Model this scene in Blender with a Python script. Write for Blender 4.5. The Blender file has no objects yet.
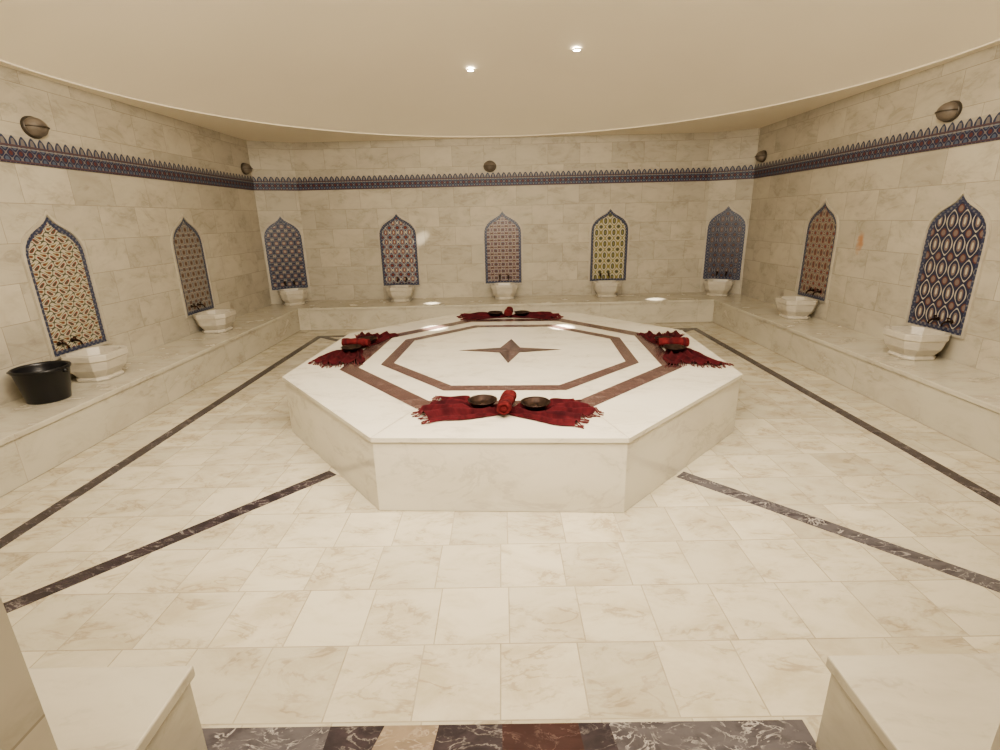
import bpy, math, random
import numpy as np
from mathutils import Vector, Matrix
random.seed(4)
S=bpy.context.scene
COL=bpy.context.collection
S.view_settings.look='AgX - Medium High Contrast'

# ------------------------------------------------------------------ node helpers
class E:
    def __init__(s,nt,sock): s.nt=nt; s.k=sock
    def _m(s,op,*o,clamp=False):
        n=s.nt.nodes.new('ShaderNodeMath'); n.operation=op; n.use_clamp=clamp
        for i,a in enumerate((s,)+o):
            if isinstance(a,E): s.nt.links.new(a.k,n.inputs[i])
            else: n.inputs[i].default_value=float(a)
        return E(s.nt,n.outputs[0])
    def __add__(s,o): return s._m('ADD',o)
    __radd__=__add__
    def __mul__(s,o): return s._m('MULTIPLY',o)
    __rmul__=__mul__
    def __sub__(s,o): return s._m('SUBTRACT',o)
    def __rsub__(s,o): return (s*-1)+o
    def __truediv__(s,o): return s._m('DIVIDE',o)
    def sin(s): return s._m('SINE')
    def cos(s): return s._m('COSINE')
    def abs(s): return s._m('ABSOLUTE')
    def frac(s): return s._m('FRACT')
    def lt(s,o): return s._m('LESS_THAN',o)
    def gt(s,o): return s._m('GREATER_THAN',o)
    def step(s,a,b):
        n=s.nt.nodes.new('ShaderNodeMapRange'); n.interpolation_type='SMOOTHSTEP'
        s.nt.links.new(s.k,n.inputs[0]); n.inputs[1].default_value=a; n.inputs[2].default_value=b
        return E(s.nt,n.outputs[0])
def newmat(name):
    m=bpy.data.materials.new(name); m.use_nodes=True
    nt=m.node_tree; b=nt.nodes['Principled BSDF']
    return m,nt,b
def c4(c): return (c[0],c[1],c[2],1)
def mix(nt,fac,a,b,mode='MIX'):
    n=nt.nodes.new('ShaderNodeMix'); n.data_type='RGBA'; n.blend_type=mode
    for i,v in ((0,fac),(6,a),(7,b)):
        if isinstance(v,E): nt.links.new(v.k,n.inputs[i])
        elif isinstance(v,(tuple,list)): n.inputs[i].default_value=c4(v)
        else: n.inputs[i].default_value=v
    return E(nt,n.outputs[2])
def uvsep(nt):
    u=nt.nodes.new('ShaderNodeUVMap'); u.uv_map='UVMap'
    s=nt.nodes.new('ShaderNodeSeparateXYZ'); nt.links.new(u.outputs[0],s.inputs[0])
    return E(nt,s.outputs[0]),E(nt,s.outputs[1]),u.outputs[0]
def noise(nt,vec,scale,detail=4,dist=0,w=None,rough=.5):
    n=nt.nodes.new('ShaderNodeTexNoise'); n.noise_dimensions='4D'
    nt.links.new(vec,n.inputs['Vector']); n.inputs['Scale'].default_value=scale
    n.inputs['Detail'].default_value=detail; n.inputs['Distortion'].default_value=dist
    n.inputs['Roughness'].default_value=rough
    if isinstance(w,E): nt.links.new(w.k,n.inputs['W'])
    elif w is not None: n.inputs['W'].default_value=w
    return E(nt,n.outputs['Fac'])

def marble(name,base,stain,vein,tile=None,rough=.25,stain_amt=.6,vein_amt=.5,vein_w=.03,tone=.1,mortar=(.3,.25,.2),offset=.5,scale=1.0,mfac=.5,seed=0,ms=.0026,spec=.5,rust=None):
    m,nt,b=newmat(name)
    U,V,vec=uvsep(nt)
    rnd=None;mort=None
    if tile:
        t=nt.nodes.new('ShaderNodeTexBrick'); nt.links.new(vec,t.inputs['Vector'])
        t.inputs['Color1'].default_value=(0,0,0,1);t.inputs['Color2'].default_value=(1,1,1,1);t.inputs['Mortar'].default_value=(.5,.5,.5,1)
        t.inputs['Scale'].default_value=1;t.inputs['Mortar Size'].default_value=ms;t.inputs['Mortar Smooth'].default_value=.1
        t.inputs['Brick Width'].default_value=tile[0];t.inputs['Row Height'].default_value=tile[1]
        t.offset=offset; t.offset_frequency=2; t.squash=1
        sp=nt.nodes.new('ShaderNodeSeparateColor'); nt.links.new(t.outputs['Color'],sp.inputs[0])
        rnd=E(nt,sp.outputs[0]); mort=E(nt,t.outputs['Fac'])
    mp=nt.nodes.new('ShaderNodeMapping'); nt.links.new(vec,mp.inputs[0]); mp.inputs['Rotation'].default_value=(0,0,.6); mp.inputs['Scale'].default_value=(1,1.9,1)
    vv=mp.outputs[0]
    w=(rnd*13.7+seed) if rnd else seed+.0
    n1=noise(nt,vv,2.2*scale,5,.6,w,.62)
    n2=noise(nt,vv,1.7*scale,6,1.3,(rnd*31.3+seed+5) if rnd else seed+5.0,.6)
    col=mix(nt,n1.step(.36,.76)*stain_amt,base,stain)
    v=(n2-.5).abs().step(vein_w,0.0)
    v=v*n1.step(.40,.62)
    col=mix(nt,v*vein_amt,col,vein)
    if tile:
        tn=rnd*tone+(1-tone*.6)
        cc=nt.nodes.new('ShaderNodeCombineColor')
        for i in range(3): nt.links.new(tn.k,cc.inputs[i])
        col=mix(nt,1.0,col,E(nt,cc.outputs[0]),'MULTIPLY')
        col=mix(nt,mort*mfac,col,mortar)
    if rust:
        du=(U-rust[0])+(n2-.5)*.25; dv=(V-rust[1])+(n1-.5)*.35
        dd=(du*du*9+dv*dv*1.6)._m('SQRT')
        col=mix(nt,dd.step(.20,.02)*.8,col,(.45,.20,.08))
    nt.links.new(col.k,b.inputs['Base Color'])
    rr=n1*.15+(rough-.07); nt.links.new(rr.k,b.inputs['Roughness'])
    b.inputs['Specular IOR Level'].default_value=spec
    return m

def plain(name,col,rough=.5,metal=0,nscale=0,namt=.15,emis=None,es=1):
    m,nt,b=newmat(name)
    b.inputs['Roughness'].default_value=rough;b.inputs['Metallic'].default_value=metal
    if nscale:
        tc=nt.nodes.new('ShaderNodeTexCoord')
        n=noise(nt,tc.outputs['Object'],nscale,3,0,0.0)
        k=tuple(max(0,x*(1-namt*2)) for x in col)
        o=mix(nt,n.step(.3,.7),k,col); nt.links.new(o.k,b.inputs['Base Color'])
    else: b.inputs['Base Color'].default_value=c4(col)
    if emis: b.inputs['Emission Color'].default_value=c4(emis);b.inputs['Emission Strength'].default_value=es
    return m

# ------------------------------------------------------------------ mesh helper
class MB:
    def __init__(s): s.v=[];s.f=[];s.m=[];s.uv=[];s.sm=[];s.mats=[]
    def mi(s,mat):
        if mat not in s.mats: s.mats.append(mat)
        return s.mats.index(mat)
    def add(s,vs,fs,mat,uvs=None,smooth=False):
        o=len(s.v); s.v+= [tuple(v) for v in vs]; k=s.mi(mat)
        for f in fs:
            s.f.append([i+o for i in f]); s.m.append(k); s.sm.append(smooth)
            s.uv.append([uvs[i] for i in f] if uvs else None)
    def box(s,x0,x1,y0,y1,z0,z1,mat):
        vs=[(x,y,z) for z in (z0,z1) for x,y in ((x0,y0),(x1,y0),(x1,y1),(x0,y1))]
        s.add(vs,[(0,3,2,1),(4,5,6,7),(0,1,5,4),(1,2,6,5),(2,3,7,6),(3,0,4,7)],mat)
    def prism(s,pts,z0,z1,mat,topmat=None):
        n=len(pts)
        vs=[(x,y,z0) for x,y in pts]+[(x,y,z1) for x,y in pts]
        s.add(vs,[list(range(n))[::-1]]+[(i,(i+1)%n,(i+1)%n+n,i+n) for i in range(n)],mat)
        s.add([(x,y,z1) for x,y in pts],[list(range(n))],topmat or mat)
    def tube(s,path,r,mat,n=8,closed=False):
        P=[Vector(p) for p in path]; vs=[];fs=[]
        for i,p in enumerate(P):
            a=P[max(i-1,0)];b=P[min(i+1,len(P)-1)]; t=(b-a).normalized()
            u=t.cross(Vector((0,0,1)) if abs(t.z)<.9 else Vector((1,0,0))).normalized(); w=t.cross(u)
            rr=r[i] if isinstance(r,(list,tuple)) else r
            for k in range(n):
                an=2*math.pi*k/n; vs.append(p+u*rr*math.cos(an)+w*rr*math.sin(an))
        for i in range(len(P)-1):
            for k in range(n):
                fs.append((i*n+k,i*n+(k+1)%n,(i+1)*n+(k+1)%n,(i+1)*n+k))
        fs.append(tuple(range(n))[::-1]); fs.append(tuple((len(P)-1)*n+k for k in range(n)))
        s.add(vs,fs,mat,smooth=True)
    def lathe(s,prof,c,mat,n=40,sx=1,sy=1,smooth=True):
        vs=[];fs=[]
        for r,z in prof:
            for k in range(n):
                a=2*math.pi*k/n; vs.append((c[0]+r*math.cos(a)*sx,c[1]+r*math.sin(a)*sy,c[2]+z))
        for i in range(len(prof)-1):
            for k in range(n): fs.append((i*n+k,i*n+(k+1)%n,(i+1)*n+(k+1)%n,(i+1)*n+k))
        s.add(vs,fs,mat,smooth=smooth)
    def build(s,name,T=None,loc=None,bevel=0):
        me=bpy.data.meshes.new(name)
        me.from_pydata(s.v,[],s.f)
        uvl=me.uv_layers.new(name='UVMap')
        M=T or Matrix()
        for p in me.polygons:
            p.material_index=s.m[p.index]; p.use_smooth=s.sm[p.index]
            u=s.uv[p.index]
            nrm=(M.to_3x3()@p.normal)
            ax,ay,az=abs(nrm.x),abs(nrm.y),abs(nrm.z)
            for j,li in enumerate(p.loop_indices):
                if u: uvl.data[li].uv=u[j]
                else:
                    c=M@me.vertices[me.loops[li].vertex_index].co
                    if az>=max(ax,ay)*.9: w=(c.x,c.y)
                    elif abs(ax-ay)<.4: w=(c.x*1.3,c.z)
                    elif ax>ay: w=(c.y,c.z)
                    else: w=(c.x,c.z)
                    uvl.data[li].uv=w
        for m in s.mats: me.materials.append(m)
        ob=bpy.data.objects.new(name,me); COL.objects.link(ob)
        if T: ob.matrix_world=T
        if loc: ob.location=loc
        if bevel:
            b=ob.modifiers.new('b','BEVEL'); b.width=bevel; b.segments=2; b.limit_method='ANGLE'; b.angle_limit=math.radians(35)
        return ob

# ------------------------------------------------------------------ dimensions
XL,XR,YB,YF,ZT=-3.78,3.86,8.58,.58,2.80
BL,BR,BY,HB=-3.17,3.245,7.78,.348
CX,CY=.55,.32     # canted corner size along x / y
# ------------------------------------------------------------------ materials
M_floor=marble('marble_floor_tiles',(.56,.515,.41),(.36,.30,.20),(.24,.18,.12),tile=(.30,.32),rough=.15,stain_amt=.65,vein_amt=.45,tone=.20,mortar=(.23,.195,.145),offset=.12,mfac=.5,scale=1.5)
WK=dict(tile=(.50,.30),rough=.5,stain_amt=.6,vein_amt=.32,vein_w=.045,tone=.15,mortar=(.23,.20,.155),offset=.5,mfac=.6,seed=3,scale=1.1,spec=.25)
M_wall=marble('marble_wall_tiles',(.50,.46,.38),(.345,.305,.24),(.24,.21,.165),**WK)
M_wallr=marble('marble_wall_tiles_stained',(.50,.46,.38),(.345,.305,.24),(.24,.21,.165),rust=(5.66,1.28),**WK)
M_bench=marble('marble_bench',(.53,.495,.41),(.38,.335,.265),(.27,.235,.18),tile=(1.5,1.25),rough=.25,stain_amt=.6,vein_amt=.35,tone=.08,offset=0,mfac=.5,seed=6,spec=.35,scale=1.1)
M_slab=marble('marble_slab',(.66,.625,.535),(.49,.44,.35),(.32,.285,.24),rough=.16,stain_amt=.45,vein_amt=.3,seed=2,scale=.9)
M_basin=marble('marble_basin',(.53,.49,.415),(.39,.345,.275),(.30,.27,.23),rough=.3,stain_amt=.5,vein_amt=.2,seed=11,scale=3)
M_dark=marble('dark_veined_marble',(.030,.023,.029),(.075,.056,.064),(.34,.31,.29),rough=.2,stain_amt=.8,vein_amt=.55,vein_w=.028,seed=21,scale=4)
M_grey=marble('grey_veined_marble',(.11,.10,.108),(.042,.034,.041),(.48,.45,.42),rough=.2,stain_amt=.9,vein_amt=.75,vein_w=.03,seed=25,scale=4)
M_maroon=marble('maroon_marble',(.042,.019,.020),(.075,.034,.032),(.28,.2,.17),rough=.2,stain_amt=.7,vein_amt=.4,vein_w=.02,seed=29,scale=4)
M_tan=marble('tan_marble',(.28,.22,.16),(.18,.135,.10),(.5,.43,.35),rough=.2,stain_amt=.8,vein_amt=.5,seed=33,scale=4)
M_brown=marble('brown_inlay_marble',(.085,.046,.042),(.125,.078,.07),(.26,.20,.18),rough=.2,stain_amt=.7,vein_amt=.4,seed=37,scale=4)
M_brownd=marble('dark_inlay_marble',(.040,.020,.018),(.07,.04,.033),(.26,.18,.15),rough=.2,stain_amt=.6,vein_amt=.3,seed=39,scale=4)
M_trimm=plain('carved_frame_marble',(.50,.455,.37),.45,nscale=6,namt=.08)
M_plaster=plain('dome_plaster',(.88,.81,.68),.85,nscale=.8,namt=.015)
M_bronze=plain('aged_bronze',(.060,.036,.028),.40,.75,nscale=30,namt=.25)
M_stone=plain('sconce_alabaster',(.20,.165,.13),.45,nscale=12,namt=.2)
M_sconrim=plain('sconce_metal',(.10,.085,.07),.4,.6)
M_black=plain('black_plastic',(.010,.010,.012),.32)
M_lamp=plain('lamp_glass',(1,1,1),.3,emis=(1,.92,.76),es=60)
M_ring=plain('spot_ring',(.8,.74,.62),.5)

def cloth(name,a,bcol,sa=.25):
    m,nt,b=newmat(name); U,V,vec=uvsep(nt)
    n=noise(nt,vec,14,4,.3,0.0,.6)
    st=((V*55).sin()).gt(.80)
    col=mix(nt,n.step(.35,.65),a,bcol); col=mix(nt,st*sa,col,(.012,.004,.007))
    nt.links.new(col.k,b.inputs['Base Color']); b.inputs['Roughness'].default_value=.9
    b.inputs['Specular IOR Level'].default_value=.15
    return m
M_cloth=cloth('red_peshtemal_cloth',(.040,.0055,.008),(.085,.012,.016),.3)
M_roll=cloth('red_towel_roll_cloth',(.070,.009,.011),(.125,.017,.018),.4)
M_fringe=plain('cloth_fringe',(.085,.012,.014),.9)

NAVY=(.022,.027,.065);CREAM=(.46,.42,.33);RED=(.19,.04,.028);BLUE=(.040,.058,.14);OLIVE=(.22,.19,.06);GREY=(.16,.155,.165);BRN=(.11,.055,.04);MAUVE=(.14,.085,.10);DKG=(.07,.075,.05)
def tilepat(name,a,h,ground,line,centre,mid,kind=0,lw=.24,ring=True):
    m,nt,b=newmat(name); U,V,vec=uvsep(nt)
    cu=(U*(2*math.pi/a)).cos(); cv=(V*(2*math.pi/h)).cos()
    if kind==0:
        d=cu+cv+(V*(4*math.pi/h)).cos()*.22
    elif kind==1:
        d=cu+cv+(cu*cv)*.5-(U*(6*math.pi/a)).cos()*.25
    else:
        d=((U*(2*math.pi/a)+(V*(2*math.pi/h)).sin()*1.6).cos()+(V*(4*math.pi/h)+(U*(2*math.pi/a)).cos()).cos()*.95)
    col=mix(nt,d.gt(0),ground,ground)
    col=mix(nt,d.abs().lt(lw),col,line)
    if ring: col=mix(nt,(d.abs()-.95).abs().lt(.13),col,line)
    col=mix(nt,d.gt(1.25),col,mid)
    col=mix(nt,d.gt(1.7),col,centre)
    col=mix(nt,d.lt(-1.2),col,centre)
    col=mix(nt,d.lt(-1.65),col,line)
    nt.links.new(col.k,b.inputs['Base Color']); b.inputs['Roughness'].default_value=.3
    return m
P=[tilepat('iznik_floral_red',.125,.14,CREAM,DKG,RED,(.20,.15,.06),kind=2,lw=.26,ring=False),
   tilepat('iznik_ogee_grey',.11,.13,GREY,(.36,.32,.25),BRN,(.22,.16,.10),kind=1),
   tilepat('iznik_blue_small',.11,.13,NAVY,GREY,(.28,.24,.20),RED,kind=1),
   tilepat('iznik_blue_star',.13,.15,BLUE,CREAM,RED,NAVY,kind=0,lw=.24),
   tilepat('iznik_brown_lattice',.12,.11,MAUVE,CREAM,BRN,BLUE,kind=1,lw=.20),
   tilepat('iznik_olive_ogee',.14,.18,CREAM,OLIVE,DKG,OLIVE,lw=.30,ring=False),
   tilepat('iznik_navy_small',.13,.16,NAVY,GREY,BRN,NAVY,lw=.2),
   tilepat('iznik_scroll_tan',.12,.15,(.34,.29,.22),(.09,.065,.07),RED,GREY,kind=0,lw=.22),
   tilepat('iznik_navy_ogee',.125,.20,NAVY,CREAM,(.20,.15,.13),(.13,.05,.04),lw=.18,ring=False)]
M_border=tilepat('iznik_border',.05,.05,(.04,.05,.10),NAVY,GREY,GREY,kind=1,ring=False)

def band_mat():
    m,nt,b=newmat('iznik_frieze'); U,V,vec=uvsep(nt)
    w=.085
    x=((U/w).frac()-.5).abs()*2
    d=(U*(2*math.pi/.085)).cos()+((V-.07)*(2*math.pi/.085)).cos()
    col=mix(nt,d.abs().lt(.22),(.030,.035,.075),(.20,.18,.17))
    col=mix(nt,d.gt(1.25),col,(.12,.045,.045))
    col=mix(nt,d.lt(-1.2),col,(.09,.12,.17))
    col=mix(nt,(V-.127).abs().lt(.007),col,(.10,.06,.07))
    col=mix(nt,(V-.012).abs().lt(.006),col,(.10,.06,.07))
    col=mix(nt,(V-.113).abs().lt(.003),col,(.30,.28,.25))
    h=(V-.135)/.065
    edge=1-(h*h)*.9
    inside=x.lt(edge*.92); core=x.lt(edge*.42)
    pc=mix(nt,inside,(.42,.38,.31),(.045,.055,.10)); pc=mix(nt,core*h.lt(.7),pc,(.20,.18,.17))
    col=mix(nt,V.gt(.135),col,pc)
    nt.links.new(col.k,b.inputs['Base Color']); b.inputs['Roughness'].default_value=.45
    b.inputs['Specular IOR Level'].default_value=.25
    return m
M_band=band_mat()

# ------------------------------------------------------------------ room shell
b=MB(); b.box(XL-.2,XR+.2,-1.6,YB+.2,-.1,0,M_floor); b.build('floor')
b=MB(); b.box(XL-.2,XL,YF-.25,YB+.2,0,ZT+.02,M_wall); b.prism([(XL,YB-CY),(XL+CX,YB),(XL,YB)],0,ZT,M_wall); b.build('wall_left')
b=MB(); b.box(XR,XR+.2,YF-.25,YB+.2,0,ZT+.02,M_wallr); b.prism([(XR,YB-CY),(XR,YB),(XR-CX,YB)],0,ZT,M_wall); b.build('wall_right')
b=MB(); b.box(XL,XR,YB,YB+.2,0,ZT+.02,M_wall); b.build('wall_back')
DL,DR=-.704,.738
b=MB(); b.box(XL,DL,YF-.25,YF,0,ZT+.02,M_wall); b.box(DR,XR,YF-.25,YF,0,ZT+.02,M_wall); b.box(DL,DR,YF-.25,YF,2.3,ZT+.02,M_wall); b.build('wall_front')
b=MB(); b.box(-1.35,-1.2,-1.6,YF-.25,0,2.8,M_wall); b.build('wall_entry_left')
b=MB(); b.box(1.2,1.35,-1.6,YF-.25,0,2.8,M_wall); b.build('wall_entry_right')
b=MB(); b.box(-1.35,1.35,-1.75,-1.6,0,2.8,M_wall); b.build('wall_entry_back')
b=MB(); b.box(-1.35,1.35,-1.75,YF-.25,2.8,2.9,M_plaster); b.build('ceiling_entry')

cx,cy=(XL+XR)/2,(YF+YB)/2; rx,ry=3.74,3.92
N=128; vs=[];fs=[]
def ring(s,z):
    for k in range(N):
        a=2*math.pi*k/N; vs.append((cx+rx*s*math.cos(a),cy+ry*s*math.sin(a),z))
hx,hy=(XR-XL)/2+.1,(YB-YF)/2+.1
for k in range(N):
    a=2*math.pi*k/N; c_,s_=math.cos(a)*rx,math.sin(a)*ry
    t=min(hx/abs(c_) if abs(c_)>1e-6 else 9e9, hy/abs(s_) if abs(s_)>1e-6 else 9e9)
    vs.append((cx+c_*t,cy+s_*t,ZT))
ring(1,ZT); ring(1,ZT+.012); ring(.996,ZT+.02)
RISE=.75
def domez(s): return ZT+.02+RISE*(1-s**2.2)
ns=24
for i in range(1,ns):
    s=.996*(1-i/ns); ring(s,domez(s))
vs.append((cx,cy,domez(0)))
nr=(len(vs)-1)//N
for i in range(nr-1):
    for k in range(N):
        fs.append((i*N+k,(i+1)*N+k,(i+1)*N+(k+1)%N,i*N+(k+1)%N))
for k in range(N): fs.append(((nr-1)*N+k,len(vs)-1,(nr-1)*N+(k+1)%N))
b=MB()
b.add(vs,fs[:N*3],M_plaster); b.add(vs,fs[N*3:],M_plaster,smooth=True)
b.build('ceiling')

def strip(b,p0,p1,z0,z1,mat,out,th=.012,u0=0):
    p0=Vector((p0[0],p0[1],0));p1=Vector((p1[0],p1[1],0)); L=(p1-p0).length; o=Vector((out[0],out[1],0)).normalized()*th
    A=[p0+o,p1+o]; 
    vs=[(A[0].x,A[0].y,z0),(A[1].x,A[1].y,z0),(A[1].x,A[1].y,z1),(A[0].x,A[0].y,z1),(p0.x,p0.y,z1),(p1.x,p1.y,z1),(p0.x,p0.y,z0),(p1.x,p1.y,z0)]
    h=z1-z0
    uv=[(u0,0),(u0+L,0),(u0+L,h),(u0,h),(u0,h),(u0+L,h),(u0,0),(u0+L,0)]
    b.add(vs,[(0,1,2,3),(3,2,5,4),(6,7,1,0)],mat,uv)
    return u0+L
b=MB(); u=0
u=strip(b,(XL,YF),(XL,YB-CY),2.10,2.30,M_band,(1,0),u0=u)
u=strip(b,(XL,YB-CY),(XL+CX,YB),2.10,2.30,M_band,(CY,-CX),u0=u)
u=strip(b,(XL+CX,YB),(XR-CX,YB),2.10,2.30,M_band,(0,-1),u0=u)
u=strip(b,(XR-CX,YB),(XR,YB-CY),2.10,2.30,M_band,(-CY,-CX),u0=u)
u=strip(b,(XR,YB-CY),(XR,YF),2.10,2.30,M_band,(-1,0),u0=u)
b.build('trim_tile_frieze')

def fstrip(name,p0,p1,w,mat,z=.003):
    p0=Vector(p0);p1=Vector(p1); t=(p1-p0).normalized(); n=Vector((-t.y,t.x))*w/2
    b=MB(); pts=[p0-n,p1-n,p1+n,p0+n]; b.prism([tuple(p) for p in pts],-.002,z,mat); return b.build(name)
fstrip('trim_1',(-2.71,.6),(-2.71,7.35),.085,M_dark)
fstrip('trim_2',(2.80,.6),(2.80,7.35),.085,M_dark)
fstrip('trim_3',(-2.665,7.305),(2.755,7.305),.085,M_dark)
fstrip('trim_4',(-1.16,3.05),(-2.68,1.33),.09,M_dark,.0035)
fstrip('trim_5',(1.12,2.94),(2.76,1.26),.095,M_grey,.0035)
fstrip('trim_6',(-1.1,5.95),(-2.68,7.3),.085,M_dark,.0035)
fstrip('trim_7',(1.2,5.95),(2.76,7.3),.085,M_dark,.0035)
b=MB()
xs=[-1.06,-.60,-.42,-.24,-.03,.22,.32,.957]; ms=[M_grey,M_dark,M_tan,M_dark,M_maroon,M_dark,M_grey]
y0,y1=.80,1.265
sl=[0,0.0,.14,.06,0,-.04,-.07,0]
for i,mt in enumerate(ms):
    a,c=xs[i],xs[i+1]; b.prism([(a-sl[i],y0),(c-sl[i+1],y0),(c,y1),(a,y1)],-.002,.003,mt)
b.build('trim_threshold_inlay')

b=MB()
def lp(b,x0,x1,y0,y1,ox0=0,ox1=0,oy0=0,oy1=0):
    b.box(x0,x1,y0,y1,0,HB-.04,M_bench); b.box(x0-ox0,x1+ox1,y0-oy0,y1+oy1,HB-.04,HB,M_bench)
lp(b,XL,BL,YF,BY,ox1=.012); lp(b,BR,XR,YF,BY,ox0=.012)
lp(b,XL,XR,BY,YB,oy0=.012)
lp(b,BL,-.957,YF,1.18,oy1=.012,ox1=.012); lp(b,.948,BR,YF,1.18,oy1=.012,ox0=.012)
b.build('marble_wall_bench',bevel=.006)

# ------------------------------------------------------------------ octagonal slab
SC=Vector((.055,4.46)); yaw=-.05
def octp(hx,hy,k=.402):
    return [(-hx*k,-hy),(hx*k,-hy),(hx,-hy*k),(hx,hy*k),(hx*k,hy),(-hx*k,hy),(-hx,hy*k),(-hx,-hy*k)]
def R2(p):
    c,s=math.cos(yaw),math.sin(yaw); return (SC.x+c*p[0]-s*p[1],SC.y+s*p[0]+c*p[1])
HS=.462
b=MB()
b.prism([R2(p) for p in octp(1.74,1.92)],0,HS-.03,M_slab)
b.prism([R2(p) for p in octp(1.75,1.93)],HS-.03,HS,M_slab)
def oring(b,h1,h0,z,mat):
    A=[R2(p) for p in octp(*h1)];B=[R2(p) for p in octp(*h0)]
    vs=[(x,y,z) for x,y in A]+[(x,y,z) for x,y in B]
    b.add(vs,[(i,(i+1)%8,(i+1)%8+8,i+8) for i in range(8)],mat)
zt=HS+.002
oring(b,(1.36,1.48),(1.22,1.34),zt,M_brown)
oring(b,(1.06,1.13),(.96,1.02),zt,M_brown)
tip=[(0,-.44),(.47,0),(0,.44),(-.47,0)]; cor=[(.09,-.09),(.09,.09),(-.09,.09),(-.09,-.09)]
for i in range(4):
    t=tip[i]; c1=cor[i-1]; c2=cor[i]
    b.add([(*R2((0,0)),zt),(*R2(c1),zt),(*R2(t),zt)],[(0,1,2)],M_brownd)
    b.add([(*R2((0,0)),zt),(*R2(t),zt),(*R2(c2),zt)],[(0,1,2)],M_brown)
M_joint=plain('joint',(.30,.25,.19),.6)
def line(b,p,q,w=.003):
    p=Vector(p);q=Vector(q);t=(q-p).normalized();n=Vector((-t.y,t.x))*w/2
    b.add([(*R2(v),zt-.0008) for v in (p-n,q-n,q+n,p+n)],[(0,1,2,3)],M_joint)
o=octp(1.75,1.93);i_=octp(1.36,1.48)
for k in range(8): line(b,i_[k],o[k])
b.build('octagonal_marble_slab',bevel=.004)

# ------------------------------------------------------------------ tile panels
def outline(hw,zs,top):
    pr=[(1,0),(.985,.18),(.93,.33),(.83,.46),(.68,.58),(.50,.67),(.33,.745),(.19,.82),(.09,.90),(0,1)]
    right=[(hw,0)]+[(hw*a,zs+(top-zs)*b_) for a,b_ in pr]
    left=[(-x,z) for x,z in right[:-1]][::-1]
    return right+left
def frame_T(cx,cy,out):
    o=Vector((out[0],out[1],0)).normalized(); up=Vector((0,0,1)); u=up.cross(o)
    return Matrix(((u.x,o.x,0,cx),(u.y,o.y,0,cy),(0,0,1,0),(0,0,0,1)))
def panel(cx,cy,out,mat,w=.325):
    T=frame_T(cx,cy,out)
    b=MB(); z0=.55
    def O(hw,top,zb,dep): return [(x,dep,z0+z+(zb if z==0 else 0)) for x,z in outline(hw,.80,top)]
    A=O(w,1.20,0,.020);B=O(w-.024,1.168,.02,.020)
    A0=O(w,1.20,0,.001);B0=O(w-.024,1.168,.02,.004)
    C0=O(w-.066,1.11,.06,.004)
    n=len(A)
    def rg(P,Q,m):
        b.add(P+Q,[(i,(i+1)%n,(i+1)%n+n,i+n) for i in range(n)],m,[(v[0],v[2]) for v in P+Q])
    rg(A0,A,M_trimm); rg(A,B,M_trimm); rg(B,B0,M_trimm); rg(B0,C0,M_border)
    b.add(C0,[list(range(n))],mat,[(v[0],v[2]) for v in C0])
    return b.build('arched_iznik_tilework',T)
cl=(XL+CX/2,YB-CY/2); crr=(XR-CX/2,YB-CY/2); ol=(CY,-CX); orr=(-CY,-CX)
panel(XL,4.40,(1,0),P[0]); panel(XL,6.29,(1,0),P[1])
panel(cl[0],cl[1],ol,P[2],w=.305)
panel(-1.69,YB,(0,-1),P[3]); panel(.02,YB,(0,-1),P[4]); panel(1.76,YB,(0,-1),P[5])
panel(crr[0],crr[1],orr,P[6],w=.305)
panel(XR,6.36,(-1,0),P[7]); panel(XR,4.48,(-1,0),P[8])

# ------------------------------------------------------------------ basins and taps
def basin(cx,cy,out,dist=.235,hw=.21,hd=.195):
    T=frame_T(cx,cy,out)
    b=MB()
    def sec(a,d,z,k=.42):
        c=min(a,d)*k
        return [(x,dist+y,HB+.001+z) for x,y in ((-a+c,-d),(a-c,-d),(a,-d+c),(a,d-c),(a-c,d),(-a+c,d),(-a,d-c),(-a,-d+c))]
    S_=[sec(.15,.14,0),sec(.155,.145,.02),sec(.135,.125,.035),sec(.15,.138,.05),sec(.185,.17,.10),sec(.198,.184,.16),sec(.20,.186,.175),sec(hw,hd,.18),sec(hw,hd,.235),
        sec(hw-.035,hd-.035,.235),sec(hw-.05,hd-.05,.16),sec(.11,.10,.09),sec(.05,.05,.08)]
    vs=sum(S_,[]);fs=[]
    for i in range(len(S_)-1):
        for k in range(8): fs.append((i*8+k,i*8+(k+1)%8,(i+1)*8+(k+1)%8,(i+1)*8+k))
    fs.append(tuple(range(8))[::-1]); fs.append(tuple((len(S_)-1)*8+k for k in range(8)))
    b.add(vs,fs,M_basin)
    b.build('marble_wash_basin',T,bevel=.008)
    b=MB()
    for sx in (-.07,.07):
        b.tube([(sx,.006,.67),(sx,.014,.67)],.018,M_bronze,12)
        b.tube([(sx,.010,.67),(sx,.045,.67),(sx,.07,.666),(sx,.085,.652),(sx,.09,.63)],[.009,.009,.009,.008,.009],M_bronze,10)
        b.tube([(sx,.045,.67),(sx,.045,.698)],.006,M_bronze,8)
        b.tube([(sx-.020,.045,.70),(sx+.020,.045,.70)],[.006,.006],M_bronze,8)
    b.build('brass_wall_tap',T)
for a in ((XL,4.25,(1,0)),(XL,6.18,(1,0)),(-1.67,YB,(0,-1)),(.03,YB,(0,-1)),(1.70,YB,(0,-1)),(XR,6.26,(-1,0)),(XR,4.38,(-1,0))):
    basin(*a)
basin(cl[0],cl[1],ol,.235); basin(crr[0],crr[1],orr,.235)

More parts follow.
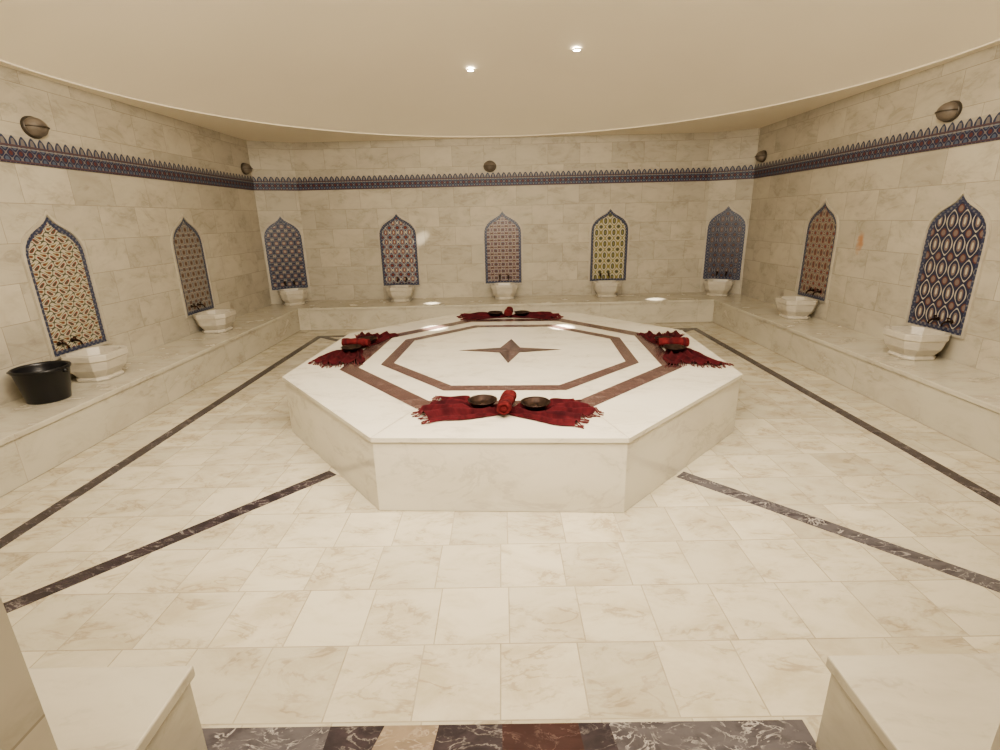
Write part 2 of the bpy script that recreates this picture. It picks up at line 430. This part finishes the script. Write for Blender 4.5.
# bucket
b=MB()
b.lathe([(0,0),(.130,0),(.134,.006),(.172,.235),(.181,.238),(.184,.252),(.178,.260),(.168,.258),(.166,.24),(.129,.012),(0,.01)],(0,0,0),M_black,48)
for sgn in (-1,1):
    b.tube([(sgn*.17,0,.225),(sgn*.194,0,.23)],.015,M_black,10)
b.tube([(.190*math.cos(t),-.190*math.sin(t)*.98,.230+.03*math.sin(t)) for t in np.linspace(0,math.pi,20)],.004,M_black,8)
b.build('black_plastic_bucket',loc=(-3.51,3.68,HB+.001))

# sconces
def sconce(cx,cy,out,z):
    T=frame_T(cx,cy,out); b=MB()
    def sec(r,d): return [(r*.100*math.cos(a),d,z+r*.082*math.sin(a)) for a in np.linspace(0,2*math.pi,33)[:-1]]
    def st(prof,mat,sm=True):
        vs=[];fs=[];n=32
        for r,d in prof: vs+=sec(r,d)
        for i in range(len(prof)-1):
            for k in range(n): fs.append((i*n+(k+1)%n,i*n+k,(i+1)*n+k,(i+1)*n+(k+1)%n))
        b.add(vs,fs,mat,smooth=sm)
    st([(1.0,0.001),(1.0,.022),(.95,.03),(.9,.03)],M_sconrim)
    st([(.92,.028),(.90,.045),(.80,.068),(.62,.088),(.40,.100),(.2,.106),(0.001,.108)],M_stone)
    b.tube([(.9*.100*math.cos(t),.03+.088*math.sin(t),z) for t in np.linspace(0,math.pi,14)],.006,M_sconrim,6)
    b.build('bulkhead_wall_lamp',T)
sconce(XL,4.50,(1,0),2.39); sconce(XL,8.05,(1,0),2.39); sconce(-.16,YB,(0,-1),2.39); sconce(XR,8.05,(-1,0),2.39); sconce(XR,4.80,(-1,0),2.39)

# ------------------------------------------------------------------ towels, rolls, bowls
def towelset(x,y,ang,seed,wl=(1,1),LL=.56):
    T=Matrix.Translation((x,y,HS+.002))@Matrix.Rotation(ang,4,'Z')
    r=random.Random(seed)
    BW=[(sx*(.165+r.uniform(-.015,.02)),.03+r.uniform(-.02,.02)) for sx in (-1,1)]
    b=MB()
    for q_,sg in enumerate((-1,1)):
        n,mn=56,90; ph=r.random()*6; L=LL+r.random()*.03; sk=(r.random()-.5)*.10
        W=wl[q_]
        vs=[];uv=[]
        for i in range(n+1):
            s=i/n
            for j in range(mn+1):
                t=-1+2*j/mn
                w=.05+.17*W*(s**.75)+.015*math.sin(s*9+ph)*s
                xx=sg*(.005+L*s+ .035*math.sin(t*4+ph)*s - .06*abs(t)*s*s+.012*math.sin(t*11+ph*2)*s)
                yy=t*w+sk*s+.015*math.sin(s*7+ph)*s
                q=t*math.pi*5.0+ph+math.sin(s*3+ph)*.8
                pl=.5+.5*math.cos(q+.5*math.sin(q))
                edge=max(0,1-abs(t)**8)
                zz=.005+(.055*(1-.45*s))*pl*edge+.008*math.sin(s*13+t*6+ph)*edge*.6+ .004*edge
                fl=min(1,max(0,abs(xx)-.05)/.06)
                for bx,by in BW:
                    dd=math.hypot(xx-bx,yy-by); fl=min(fl,max(0,(dd-.07)/.06))
                zz=.005+(zz-.005)*(.15+.85*min(1,fl))
                vs.append((xx,yy,max(zz,.003))); uv.append((s*.5,t*.18))
        fs=[(i*(mn+1)+j,(i+1)*(mn+1)+j,(i+1)*(mn+1)+j+1,i*(mn+1)+j+1) for i in range(n) for j in range(mn)]
        if sg<0: fs=[f[::-1] for f in fs]
        b.add(vs,fs,M_cloth,uv,True)
        for j in range(0,mn+1,4):
            p=Vector(vs[n*(mn+1)+j]); a=r.uniform(-.35,.35)+ (p.y-sk)*2
            q=p+Vector((sg*.05*math.cos(a),.05*math.sin(a),0)); q.z=.004; mid=(p+q)/2; mid.z=.006
            b.tube([p,mid,q],.0038,M_fringe,5)
    b.build('peshtemal_towel',T)
    b=MB(); rz=.062
    pr=[(0,-.125),(.016,-.13),(.022,-.118),(.028,-.132),(.038,-.128),(.043,-.115)]+[(.041+.003*math.sin(q*17),-.105+.21*q) for q in np.linspace(0,1,18)]+[(.043,.115),(.038,.128),(.028,.132),(.022,.118),(.016,.13),(0,.125)]
    vs=[];fs=[];n=28
    for rr,yy in pr:
        for k in range(n):
            a=2*math.pi*k/n; q=rr*(1+.07*math.sin(2*a+yy*8)+.04*math.sin(5*a-yy*20)); vs.append((q*1.1*math.cos(a)+.006*math.sin(yy*14),yy,rz+q*.92*math.sin(a)))
    for i in range(len(pr)-1):
        for k in range(n): fs.append((i*n+k,(i+1)*n+k,(i+1)*n+(k+1)%n,i*n+(k+1)%n))
    b.add(vs,fs,M_roll,[(math.atan2(v[2]-rz,v[0])*.04,v[1]) for v in vs],True)
    b.build('rolled_towel',T)
    for bx,by in BW:
        b=MB()
        k=.84
        b.lathe([(a*k,c_*.85) for a,c_ in [(0,0),(.05,0),(.082,.014),(.100,.036),(.110,.042),(.110,.047),(.098,.042),(.078,.018),(.045,.006),(.028,.008),(.018,.018),(0,.022)]],(0,0,0),M_bronze,40)
        b.build('hammam_bowl',T@Matrix.Translation((bx,by,.020)))
towelset(.01,2.93,-.10,1,(1.1,1.05),.49)
towelset(-1.38,4.62,math.pi/2-.10+math.pi,2,(.95,1.15))
towelset(1.50,4.38,math.pi/2-.06,3,(1.15,.95))
towelset(.07,6.10,math.pi-.05,4,(.75,.75))

# ------------------------------------------------------------------ lights
WARM=(1,.88,.71)
def area(name,loc,tgt,sx,sy,e,col=WARM):
    l=bpy.data.lights.new(name,'AREA'); l.shape='RECTANGLE'; l.size=sx;l.size_y=sy;l.energy=e;l.color=col
    o=bpy.data.objects.new(name,l); COL.objects.link(o); o.location=loc
    o.rotation_euler=(Vector(tgt)-Vector(loc)).to_track_quat('-Z','Y').to_euler(); return o
area('flash_bounce_fill',(0,1.5,2.72),(0,3.6,.3),3.0,1.0,112)  # added out-of-frame fill, stands in for camera flash bounced off the ceiling
area('jamb_fill',(0,-.5,2.7),(0,.4,0),.8,.8,26)  # added unseen fill behind the doorway to brighten the jambs
area('dome_bounce_fill',(0,.75,2.35),(0,4.0,3.5),2.4,.25,90)  # added out-of-frame fill aimed up to brighten the dome, like bounced flash
def spot(x,y,tgts):
    s=math.hypot((x-cx)/rx,(y-cy)/ry); z=domez(s)
    b=MB()
    b.lathe([(.0,-.006),(.036,-.006),(.036,-.012)],(0,0,0),M_lamp,24)
    b.lathe([(.036,-.004),(.038,-.014),(.048,-.010),(.05,0.0)],(0,0,0),M_ring,24)
    b.build('recessed_spotlight',loc=(x,y,z-.004))
    for tgt,e,cone,blend in tgts:
        l=bpy.data.lights.new('s','SPOT'); l.energy=e;l.color=(1,.92,.78);l.spot_size=math.radians(cone);l.spot_blend=blend;l.shadow_soft_size=.03
        o=bpy.data.objects.new('spotlight_beam',l); COL.objects.link(o); o.location=(x,y,z-.05)
        o.rotation_euler=(Vector(tgt)-Vector(o.location)).to_track_quat('-Z','Y').to_euler()
spot(-.33,6.90,[((-.76,5.52,HS),8000,5.5,1),((-1.12,8.00,HB),3400,5,1)])
spot(.88,6.45,[((.64,5.42,HS),8000,5.5,1),((2.38,7.93,HB),3600,5,1),((-1.31,8.58,1.32),900,3.5,1)])
spot(-1.3,1.9,[((-1.2,4,0),106,140,1)])  # this and the following dome spots are unseen, added for broad room light
spot(1.3,1.9,[((1.2,4,0),106,140,1)])
spot(-2.0,3.2,[((-2.3,5.5,0),102,150,1)])
spot(2.0,3.2,[((2.3,5.5,0),102,150,1)])
spot(0,2.6,[((0,5,0),106,150,1)])
w=bpy.data.worlds.new('w'); S.world=w; w.use_nodes=True; w.node_tree.nodes['Background'].inputs[0].default_value=(1,.88,.7,1); w.node_tree.nodes['Background'].inputs[1].default_value=.3

# ------------------------------------------------------------------ camera
pitch,yw,roll=math.radians(17.1),math.radians(.51),math.radians(-1.32)
cp,sp=math.cos(pitch),math.sin(pitch)
F=Vector((0,cp,-sp));U=Vector((0,sp,cp));R=Vector((1,0,0))
Rz=Matrix.Rotation(yw,3,'Z'); F,U,R=Rz@F,Rz@U,Rz@R
c,s=math.cos(roll),math.sin(roll)
Rr=R*c+U*s; Ur=R*-s+U*c
cam=bpy.data.cameras.new('camera'); cam.sensor_width=36; cam.lens=507.4/1000*36; cam.clip_start=.02
co=bpy.data.objects.new('camera',cam); COL.objects.link(co)
M=Matrix((Rr,Ur,-F)).transposed().to_4x4(); M.translation=(0,0,1.6)
co.matrix_world=M; S.camera=co
